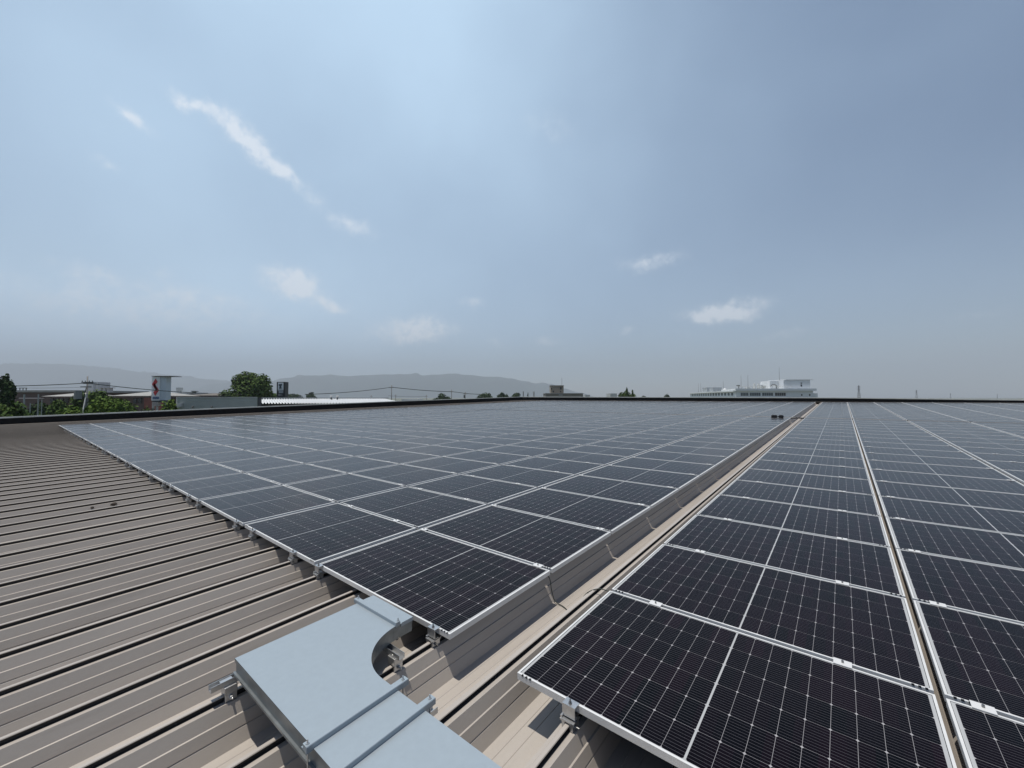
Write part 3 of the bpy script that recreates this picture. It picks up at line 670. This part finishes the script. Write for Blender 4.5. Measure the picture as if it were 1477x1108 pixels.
cc = at(224.5, D, 574.15); lt.parent = nb; lt.matrix_parent_inverse = MI; lt.matrix_world = T((cc.x, D-.036, cc.z)) @ Matrix.Rotation(math.pi/2, 4, 'X')
# grey sided shed with white corrugated canopy roof
D = 58
e = empty('sided_shed', T((at(314, D).x, D, 0)), 'grey horizontally sided shed just beyond the left parapet', 'building'); bpy.context.view_layer.update()
sd_ = mat('grey_siding', (.34, .37, .365), .55, .1, .05, 1)
b = MB(); x0, x1, zt = at(256, D).x, at(371.5, D).x, at(300, D, 573.6).z; z = 0
while z < zt:
    zz = min(z+.30, zt); b.face([(x0, D, z), (x1, D, z), (x1, D-.035, zz-.03), (x0, D-.035, zz-.03)]); b.face([(x0, D-.035, zz-.03), (x1, D-.035, zz-.03), (x1, D, zz), (x0, D, zz)]); z = zz
b.prism([(x0, D+.01), (x1, D+.01), (x1*(D+9)/D-.2, D+9), (x0*(D+9)/D-.2, D+9)], 0, zt)
child(b, 'wall', sd_, e)
b = MB(); b.prism([(x0-.05, D-.08), (x1+.05, D-.08), (x1*(D+9)/D-.15, D+9.05), (x0*(D+9)/D-.25, D+9.05)], zt+.003, zt+.09); child(b, 'coping', LG, e)
b = MB(); xb(b, 372.1, 375, D-.1, 573.5, 600, .3); child(b, 'corner_trim', DKG, e)
b = MB(); xb(b, 255.6, 260.8, D-.42, 582.0, 586.8, .34); child(b, 'switch_box', LG, e)
for q in (277.5, 305, ):
    p_ = at(q, D-.2, 587.3); b = MB()
    b.tube([(p_.x, D-.05, p_.z+.05), (p_.x, D-.2, p_.z+.05), (p_.x, D-.25, p_.z-.1)], .11, 8); child(b, 'vent_hood', STG, e)
WR = mat('white_roof', (.56, .58, .60), .45, 0, .05, 1)
e = empty('white_canopy', T((at(470, 62).x, 62, 0)), 'long white corrugated canopy roof right of the grey sided shed', 'canopy'); bpy.context.view_layer.update()
b = MB(); xs0, xs1 = at(373.5, 60).x, at(585, 60).x; zl = at(400, 60, 580.9).z; zh = at(400, 70, 574.9).z; k = 0; x = xs0; pr = []
while x < xs1:
    pr += [(x, 0), (x+.10, -.16), (x+.24, -.16), (x+.34, 0)]; x += .44
m_ = len(pr)
sk = at(373.5, 70).x-xs0
for yy, zz, ox in ((60, zl, 0), (70, zh, sk)): b.v += [(xx+ox, yy, zz+dz) for xx, dz in pr]
for i in range(m_-1): b.f.append((i, i+1, m_+i+1, m_+i)); b.mi.append(0)
child(b, 'roof_sheet', WR, e)
b = MB(); xb(b, 373.5, 585, 61.2, 582.3, 586, .2); child(b, 'beam', DKG, e)
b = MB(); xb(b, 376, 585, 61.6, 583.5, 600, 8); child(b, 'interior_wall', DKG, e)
b = MB(); xb(b, 373, 560, 70.2, 573.7, 574.8, .3); child(b, 'ridge_cap', LG, e)
b = MB(); xb(b, 579, 602, 90, 575.9, 579, 6); tag(b.build('white_tank', WR), 'bright white flat roof block beyond the end of the canopy', 'roof block')
for q, lab in ((477.8, 'left of two small domed roof vents above the white canopy'), (486.8, 'right of two small domed roof vents above the white canopy')):
    p_ = at(q, 68, 574.5); e = empty('roof_vent', T((p_.x, 68, p_.z-.25)), lab, 'vent', 'small roof vents')
    b = MB(); b.tube([(0,0,0), (0,0,.45)], .14, 10); b.build('neck', STG, e); b = MB(); b.tube([(0,0,.40), (0,0,.62), (0,0,.70)], .27, 10, .14); b.build('hood', LG, e)
# black sign tower
D = 84
e = empty('sign_tower', T((at(405, D).x, D, 0)), 'black sign tower with a white emblem panel beside the domed tree', 'sign'); bpy.context.view_layer.update()
BK = mat('sign_black', (.010, .012, .017), .4); BLU = mat('sign_slate', (.03, .05, .07), .5)
b = MB(); to0(b, 399.3, 411.2, D, 551.0, 1.2); child(b, 'tower', BK, e)
b = MB(); xb(b, 401.0, 408.6, D-.05, 551.9, 563.2, .048); wp = child(b, 'sign_panel', mat('sign_white', (.62, .66, .68), .5), e)
b = MB(); cxs = at(404.7, D).x
def sh(q): return at(404.7+q[0], D, q[1])
b.prism([(sh(q).x, sh(q).z) for q in ((-2.5, 554.2), (2.6, 553.7), (1.9, 556.5), (1.2, 557.2), (1.9, 560.6), (-1.9, 560.8), (-1.3, 557.2), (-2.1, 556.3))], 0, .02)
b.v = [(x, D-.052-z, y) for x, y, z in b.v]; child(b, 'emblem', BLU, wp)
b = MB(); xb(b, 401.4, 407.4, D-.06, 561.3, 561.9, .012); child(b, 'lettering', BLU, wp)
b = MB(); xb(b, 402.0, 408.4, D-.05, 564.2, 566.8, .048); child(b, 'sign_panel', mat('sign_grey', (.30, .33, .36), .5), e)
for (q0, q1, y0, y1) in ((401.6, 404.4, 568.2, 568.8), (401.6, 402.2, 568.8, 570.2), (403.6, 404.4, 568.8, 570.2), (401.6, 404.4, 570.2, 570.8), (406.0, 406.8, 568.0, 568.8), (405.6, 406.2, 569.6, 570.6), (406.8, 407.4, 569.8, 570.6)):
    b = MB(); xb(b, q0, q1, D-.03, y0, y1, .028); child(b, 'lettering', mat('sign_text', (.30, .32, .33), .5), e)

# ------------------------------------------------------------------ utility poles and wires
def upole(px, D, ytop, label, arms=1, r=.16, xf=None, brace=True):
    p = at(px, D); zt = at(px, D, ytop).z
    e = empty('utility_pole', T((p.x, D, 0)), label, 'utility pole', 'utility poles'); b = MB(); b.tube([(0,0,0), (0,0,zt)], r*1.15, 8, r*.75); b.build('pole', STG, e, smooth=True)
    for k in range(arms):
        z = zt-.9-.75*k; b = MB(); b.box(-.85, .85, -.07, .07, z-.06, z+.06)
        for q in (-.75, -.3, .3, .75): b.tube([(q, 0, z+.05), (q, 0, z+.25)], .05, 6)
        b.build('crossarm', STG, e)
    return e, p, zt
e, pA, zA = upole(125.3, 60, 542.8, 'near utility pole carrying a grey transformer among the trees', 1, .10)
# a slim earth-wire mast on top; the stouter pole below carries the gear
b = MB(); b.tube([(0,0,0), (0,0,zA-3.2)], .17, 8); b.build('pole', STG, e)
b = MB(); b.box(-.95, .55, -.08, .08, zA-1.65, zA-1.5); b.build('crossarm', STG, e)
b = MB(); b.box(-.5, .75, -.1, .1, zA-1.12, zA-.85); b.build('cable_bracket', DKG, e)
b = MB(); b.tube([(-.62, -.1, zA-3.35), (-.62, -.1, zA-2.3)], .05, 6); b.tube([(-.42, -.1, zA-3.3), (-.15, 0, zA-1.7)], .04, 6); b.build('lead', WIRE, e)
b = MB(); b.tube([(-.85, -.45, zA-3.35), (-.85, -.45, zA-2.15)], .42, 12); b.build('transformer', mat('transformer_grey', (.20, .215, .215), .5, .1), e)
b = MB(); b.tube([(0, -.1, zA-2.6), (.5, -.9, zA-4.6), (.9, -1.4, zA-6)], .07, 6); b.build('guy_pipe', LG, e)
_, pB, zB = upole(564.7, 150, 555.6, 'utility pole standing left of the hazy domed tree', 1, .17)
_, pC, zC = upole(651.3, 170, 562, 'slim utility pole right of the hazy domed tree', 1, .15)
_, pD, zD = upole(671.0, 172, 565.4, 'short utility pole with a stubby transformer near the far trees', 1, .2)
b = MB(); b.tube([(-.35, 0, zD-2.6), (-.35, 0, zD-1.3)], .35, 8); b.build('transformer', STG, _)
_, pE, zE = upole(615, 230, 569.6, 'tiny distant utility pole left of the hazy domed tree', 1, .2)
_, pF, zF = upole(535.5, 230, 570.0, 'tiny distant utility pole above the white canopy roof', 1, .2)
_, pG, zG = upole(570.5, 240, 569.0, 'tiny distant utility pole right beside the taller nearer one', 1, .2)
def wire(a, c, sag, r, label):
    a, c = Vector(a), Vector(c); b = MB(); pts = []
    for k in range(19):
        t = k/18; p = a.lerp(c, t); p.z -= sag*4*t*(1-t); pts.append(p)
    b.tube(pts, r, 5); tag(b.build('power_line', WIRE), label, 'power line', 'power lines')
zAw = zA-1.0
wire((pA.x, 60, zAw), at(-40, 52, 557.5), .12, .055, 'overhead line running left from the transformer pole past the conifer')
wire((pA.x, 60, zAw), at(300, 78, 567.3), .25, .06, 'overhead line running right from the transformer pole past the pylon sign')
wire((pA.x, 60, zAw-.6), at(-40, 52, 558.8), .12, .02, 'thin lower line running left from the transformer pole')
zBw = zB-.75
wire((pB.x, 150, zBw), at(440, 120, 569), .45, .10, 'overhead line sloping left from the pole over the canopy')
wire((pB.x, 150, zBw), (pC.x, 170, zC-.9), .30, .11, 'overhead line between the two tall poles by the domed tree')
wire((pC.x, 170, zC-.9), (pD.x, 172, zD-.6), -.05, .10, 'short overhead line between the slim pole and the stubby pole')
wire((pD.x, 172, zD-.6), at(694, 180, 568.8), .1, .11, 'overhead line dropping right from the stubby pole into trees')
wire((pE.x, 230, zE-.8), at(560, 235, 570.8), .4, .06, 'faint far line left of the tiny pole by the domed tree')
# slim poles standing in front of the brown hall
for q, y, rr, lab in ((35, 569, .07, 'thickest of the thin bare poles before the brown hall'), (55.3, 568.5, .05, 'tallest thin bare pole right of the thick one'), (44, 582, .04, 'short thin bare pole between two taller ones'), (60.6, 576, .035, 'rightmost short thin bare pole before the hall'), (29, 584, .035, 'leftmost short thin bare pole beside the conifer')):
    p_ = at(q, 44); b = MB(); b.tube([(0,0,0), (0,0,at(q, 44, y).z)], rr, 6); o = b.build('thin_pole', mat('thin_pole', (.24, .27, .27), .5), mw=T((p_.x, 44, 0))); tag(o, lab, 'pole', 'thin bare poles')
# posts on the horizon
p_ = at(754.8, 240); b = MB(); b.tube([(0,0,0), (0,0,at(0, 240, 564.6).z)], .26, 8); tag(b.build('post', STG, mw=T((p_.x, 240, 0))), 'thin dark post left of the tiny conifer on the horizon', 'post')
p_ = at(769.8, 200); b = MB(); b.tube([(0,0,0), (0,0,at(0, 200, 564.8).z)], .42, 8); tag(b.build('chimney', LG, mw=T((p_.x, 200, 0))), 'slim grey chimney right of the tiny conifer on the horizon', 'chimney')

# ------------------------------------------------------------------ tan tower block
D = 190
e = empty('tan_building', T((at(812, D).x, D, 0)), 'squat tan building with a square tower rising at the horizon', 'building'); bpy.context.view_layer.update()
TAN = mat('tan_concrete', (.27, .235, .19), .8, 0, .12, .4); TAN2 = mat('grey_concrete', (.19, .18, .16), .8, 0, .1, .4)
b = MB(); to0(b, 787, 841, D, 568.2, 14); child(b, 'wall', TAN2, e)
b = MB(); xb(b, 786.6, 841.4, D-.5, 567.2, 568.1, 15); child(b, 'roof', RFG, e)
b = MB(); xb(b, 794.3, 813, D+1, 556.6, 567.1, 6); tw = child(b, 'tower', TAN, e)
b = MB(); xb(b, 793.9, 813.4, D+.8, 555.9, 556.55, 6.5); child(b, 'tower_cap', TAN2, tw)
for q in ((794.8, 796.3, 560, 562), (807.6, 810, 558.2, 562), (797.2, 799, 563.6, 566), (807.8, 809.4, 564, 566)):
    b = MB(); xb(b, q[0], q[1], D+.9, q[2], q[3], .08); child(b, 'window', GLD, tw)
b = MB(); xb(b, 797.5, 806.5, D+.9, 558.8, 559.5, .08); child(b, 'lettering', TAN2, tw)
b = MB(); xb(b, 806, 812, D-.3, 569.3, 570.4, .2); child(b, 'window', LG, e)
b = MB(); b.tube([(0,0,0), (0,0,3.6)], .06, 6); child(b, 'mast', STG, tw).matrix_world = T((at(812, D).x, D+4, at(0, D, 556).z))
b = MB(); to0(b, 880.5, 890, 230, 567.6, 10); tag(b.build('low_building', LG), 'tiny pale flat roofed house left of the grove', 'building')
b = MB(); to0(b, 844, 851, 420, 569.5, 10); tag(b.build('low_building', LG), 'tiny pale shape on the horizon right of the tan tower', 'building')

# ------------------------------------------------------------------ white institutional building
D = 180
HW = mat('white_render', (.66, .69, .71), .7, 0, .05, .2); HW2 = mat('pale_render', (.58, .62, .66), .7, 0, .05, .2)
e = empty('white_building', T((at(1100, D).x, D, 0)), 'long white flat roofed building with rooftop plant beyond the far parapet', 'building'); bpy.context.view_layer.update()
X0, X1 = at(1061.5, D).x, at(1173, D).x
Zt, Zc = at(0, D, 560.6).z, at(0, D, 563.9).z
b = MB(); b.prism([(X0, D), (X1, D), (X1, D+22), (X0+5.6, D+22)], 0, Zc); child(b, 'wall', HW, e)
b = MB(); b.prism([(X0-.5, D-.9), (X1+.9, D-.9), (X1+.9, D+22.6), (X0+5.2, D+22.6)], Zc, Zt); child(b, 'roof_slab', HW, e)
b = MB(); b.box(X1+.01, at(1184.5, D).x, D+2, D+20, 0, at(0, D+2, 567.3).z); child(b, 'side_block', HW, e)
# rear wing running away to the left
Pl = at(995.5, 286); Pr = Vector((X0, D+.05, 0)); dirw = (Vector((Pl.x, 286, 0))-Pr); Lw = dirw.length; dirw.normalize(); nw = Vector((1, 0, 0))
def wbox(mb, s0, s1, d0, d1, z0, z1):
    i = len(mb.v); P = lambda s, d, z: tuple(Pr+dirw*s+nw*d+Vector((0,0,z)))
    mb.v += [P(s0,d0,z0), P(s1,d0,z0), P(s1,d1,z0), P(s0,d1,z0), P(s0,d0,z1), P(s1,d0,z1), P(s1,d1,z1), P(s0,d1,z1)]
    for q in ((3,2,1,0),(4,5,6,7),(0,1,5,4),(1,2,6,5),(2,3,7,6),(3,0,4,7)): mb.f.append(tuple(i+k for k in q)); mb.mi.append(0)
b = MB(); wbox(b, .5, Lw, 0, 14, 0, Zc-.4); wing = child(b, 'wing_wall', HW, e)
b = MB(); wbox(b, .4, Lw+1, -.9, 15, Zc-.39, Zc+.25); child(b, 'wing_roof', HW, e)
for k in range(17):
    s0 = 4+k*(Lw-8)/17; b = MB(); wbox(b, s0, s0+(Lw-8)/17*.52, -.06, .04, at(0, D, 570.4).z, at(0, D, 566.2).z); child(b, 'window', mat('wing_window', (.08, .10, .115), .5, 0, 0, 1, 0, .2) if k == 0 else bpy.data.materials['wing_window'], wing)
GW = mat('window_band', (.10, .12, .13), .5, 0, 0, 1, 0, .2)
for (q0, q1, m_) in ((1068.5, 1079.5, GW), (1081.5, 1097, GW), (1099.5, 1115, GW), (1118, 1133.3, GLD)):
    b = MB(); xb(b, q0, q1, D-.05, 566.6, 571.0, .1); wn_ = child(b, 'window', m_, e)
    for t in range(1, 5):
        qq = q0+(q1-q0)*t/5; b = MB(); xb(b, qq-.16, qq+.16, D-.09, 566.6, 571.0, .035); child(b, 'mullion', HW, wn_)
for q in (1156.5, 1168):
    b = MB(); xb(b, q-.9, q+.9, D-.05, 568.6, 571, .1); child(b, 'window', GLD, e)
b = MB(); b.box(at(1134, D).x, at(1172.5, D).x, D+1.5, D+14, Zt, at(0, D, 548.2).z); pent = child(b, 'penthouse', HW2, e)
b = MB(); xb(b, 1133.6, 1172.9, D+1.3, 547.5, 548.1, 13); child(b, 'penthouse_cap', HW, pent)
for y0, y1 in ((552.2, 553.4), (554.8, 557.6)):
    b = MB(); xb(b, 1155, 1157, D+1.4, y0, y1, .09); child(b, 'window', GLD, pent)
b = MB(); b.box(at(1121, D).x, at(1133.8, D).x, D+5, D+12, Zt, at(0, D+5, 549.6).z); st = child(b, 'stair_house', HW, e)
b = MB(); p0 = at(1129, D); b.tube([(at(1121.5, D).x, D+4.7, at(0,D,557).z), (at(1124, D).x, D+4.7, at(0,D,554.5).z), (at(1128, D).x, D+4.7, at(0,D,554.3).z), (at(1130.5, D).x, D+4.7, at(0,D,556).z), (at(1130.5, D).x, D+4.7, Zt)], .16, 6); child(b, 'pipe', STG, st)
b = MB(); p_ = at(1115.3, D+8); b.tube([(p_.x, D+8, Zt), (p_.x, D+8, at(0, D+8, 552.3).z), (p_.x, D+8, at(0, D+8, 551).z)], 1.55, 12, 1.3); child(b, 'water_tank', mat('tank_green', (.10, .13, .12), .5, 0, .15, 1), e)
for q, y in ((1088.5, 553.2), (1094, 553.5)):
    p_ = at(q, D+8); b = MB(); b.tube([(p_.x, D+8, Zt), (p_.x, D+8, at(0, D+8, y+2).z), (p_.x, D+8, at(0, D+8, y).z)], .62, 8, .30); child(b, 'roof_fan', LG, e)
for q, y, w_ in ((1099.5, 555.5, 1.6), (1103.5, 556.6, 1.2), (1080, 558.6, 2.4)):
    b = MB(); a = at(q-w_, D+8); c = at(q+w_, D+8); b.box(a.x, c.x, D+8, D+10, Zt, at(0, D+8, y).z); child(b, 'air_unit', LG, e)
for s0, s1, zz in ((Lw*.50, Lw*.58, 2.6), (Lw*.64, Lw*.76, 2.9)):
    b = MB(); wbox(b, s0, s1, 3, 8, Zc+.25, Zc+.25+zz); child(b, 'cooling_unit', mat('unit_grey', (.30, .33, .35), .6, 0, .1, .6), e)
for q, dd, y in ((1043.5, 210, 549.5), (1069.3, D+6, 541.5), (1079.2, D+6, 541), (1124.7, D+4.9, 529.5), (1007.5, 262, 553), (1011, 258, 552)):
    p_ = at(q, dd); b = MB(); b.tube([(p_.x, dd, Zc), (p_.x, dd, at(0, dd, y).z)], .085, 6, .035); child(b, 'antenna_mast', STG, e)
p_ = at(1045.3, 208, 559.2); bm = bmesh.new(); bmesh.ops.create_uvsphere(bm, u_segments=14, v_segments=8, radius=.95)
me = bpy.data.meshes.new('roof_dome'); bm.to_mesh(me); bm.free(); me.materials.append(WH); o = bpy.data.objects.new('roof_dome', me); C.objects.link(o); o.parent = e; o.matrix_parent_inverse = e.matrix_world.inverted(); o.location = (p_.x, 208, Zc+.7)
b = MB(); xb(b, 1064.5, 1067.5, D+9, 555.5, 557, 1.4); xb(b, 1065.5, 1066.3, D+9.5, 557, 561, .3); child(b, 'cooling_unit', STG, e)
bars = MB()
for q in range(12): bars.tube([(X0+1+q*2.2, D+.4, Zt), (X0+1+q*2.2, D+.4, Zt+1.0)], .05, 5)
bars.tube([(X0+1, D+.4, Zt+1.0), (X0+1+11*2.2, D+.4, Zt+1.0)], .05, 5); child(bars, 'roof_railing', LG, e)

# ------------------------------------------------------------------ pylons far off on the right
def pylon(px, D, ytop, label):
    p = at(px, D); H = at(px, D, ytop).z; e = empty('pylon', T((p.x, D, 0)), label, 'pylon', 'power pylons on the right horizon')
    w0, w1, r = H*.075, H*.016, H*.0085; b = MB()
    q = lambda k, t: ((1 if k in (0, 3) else -1)*(w0+(w1-w0)*min(1, t*1.25)), (1 if k < 2 else -1)*(w0+(w1-w0)*min(1, t*1.25)), H*t)
    for k in range(4): b.tube([q(k, 0), q(k, .8), q(k, .97)], r, 4)
    for i in range(9):
        t0, t1 = i/9*.95, (i+1)/9*.95
        for k in range(4): b.tube([q(k, t0), q((k+1) % 4, t1)], r*.6, 4); b.tube([q((k+1) % 4, t0), q(k, t1)], r*.6, 4)
    b.tube([(0,0,H*.95), (0,0,H)], r, 4); b.build('lattice_mast', mat('pylon_steel', (.16, .17, .18), .6, .3), e)
    for t, l in ((.72, .10), (.82, .12), (.92, .10)):
        b = MB(); b.tube([(-H*l, 0, H*t), (0, 0, H*(t+.02)), (H*l, 0, H*t)], r, 4); b.tube([(-H*l, 0, H*t), (H*l, 0, H*t)], r*.8, 4); b.build('crossarm', bpy.data.materials['pylon_steel'], e)
pylon(1239, 900, 555.6, 'tallest and leftmost pylon on the right horizon')
pylon(1322, 1250, 562.3, 'second pylon from the left on the right horizon')
pylon(1371, 1800, 567.2, 'small faint pylon third from the left on the horizon')
pylon(1438.5, 2000, 568.6, 'faintest pylon, nearest the right edge of the horizon')

# ------------------------------------------------------------------ hazy summer air
b = MB(); b.box(-9500, 9500, -9500, 9500, -1.0, 770)
hz = b.build('haze', []); hm = bpy.data.materials.new('haze_air'); hm.use_nodes = True; nt = hm.node_tree; nt.nodes.remove(nt.nodes['Principled BSDF'])
pv = nt.nodes.new('ShaderNodeVolumePrincipled'); pv.inputs['Color'].default_value = (.70, .785, .885, 1); pv.inputs['Density'].default_value = 1.95e-4; pv.inputs['Anisotropy'].default_value = .0
nt.links.new(pv.outputs[0], nt.nodes['Material Output'].inputs['Volume']); hz.data.materials.append(hm); tag(hz, kind='stuff')
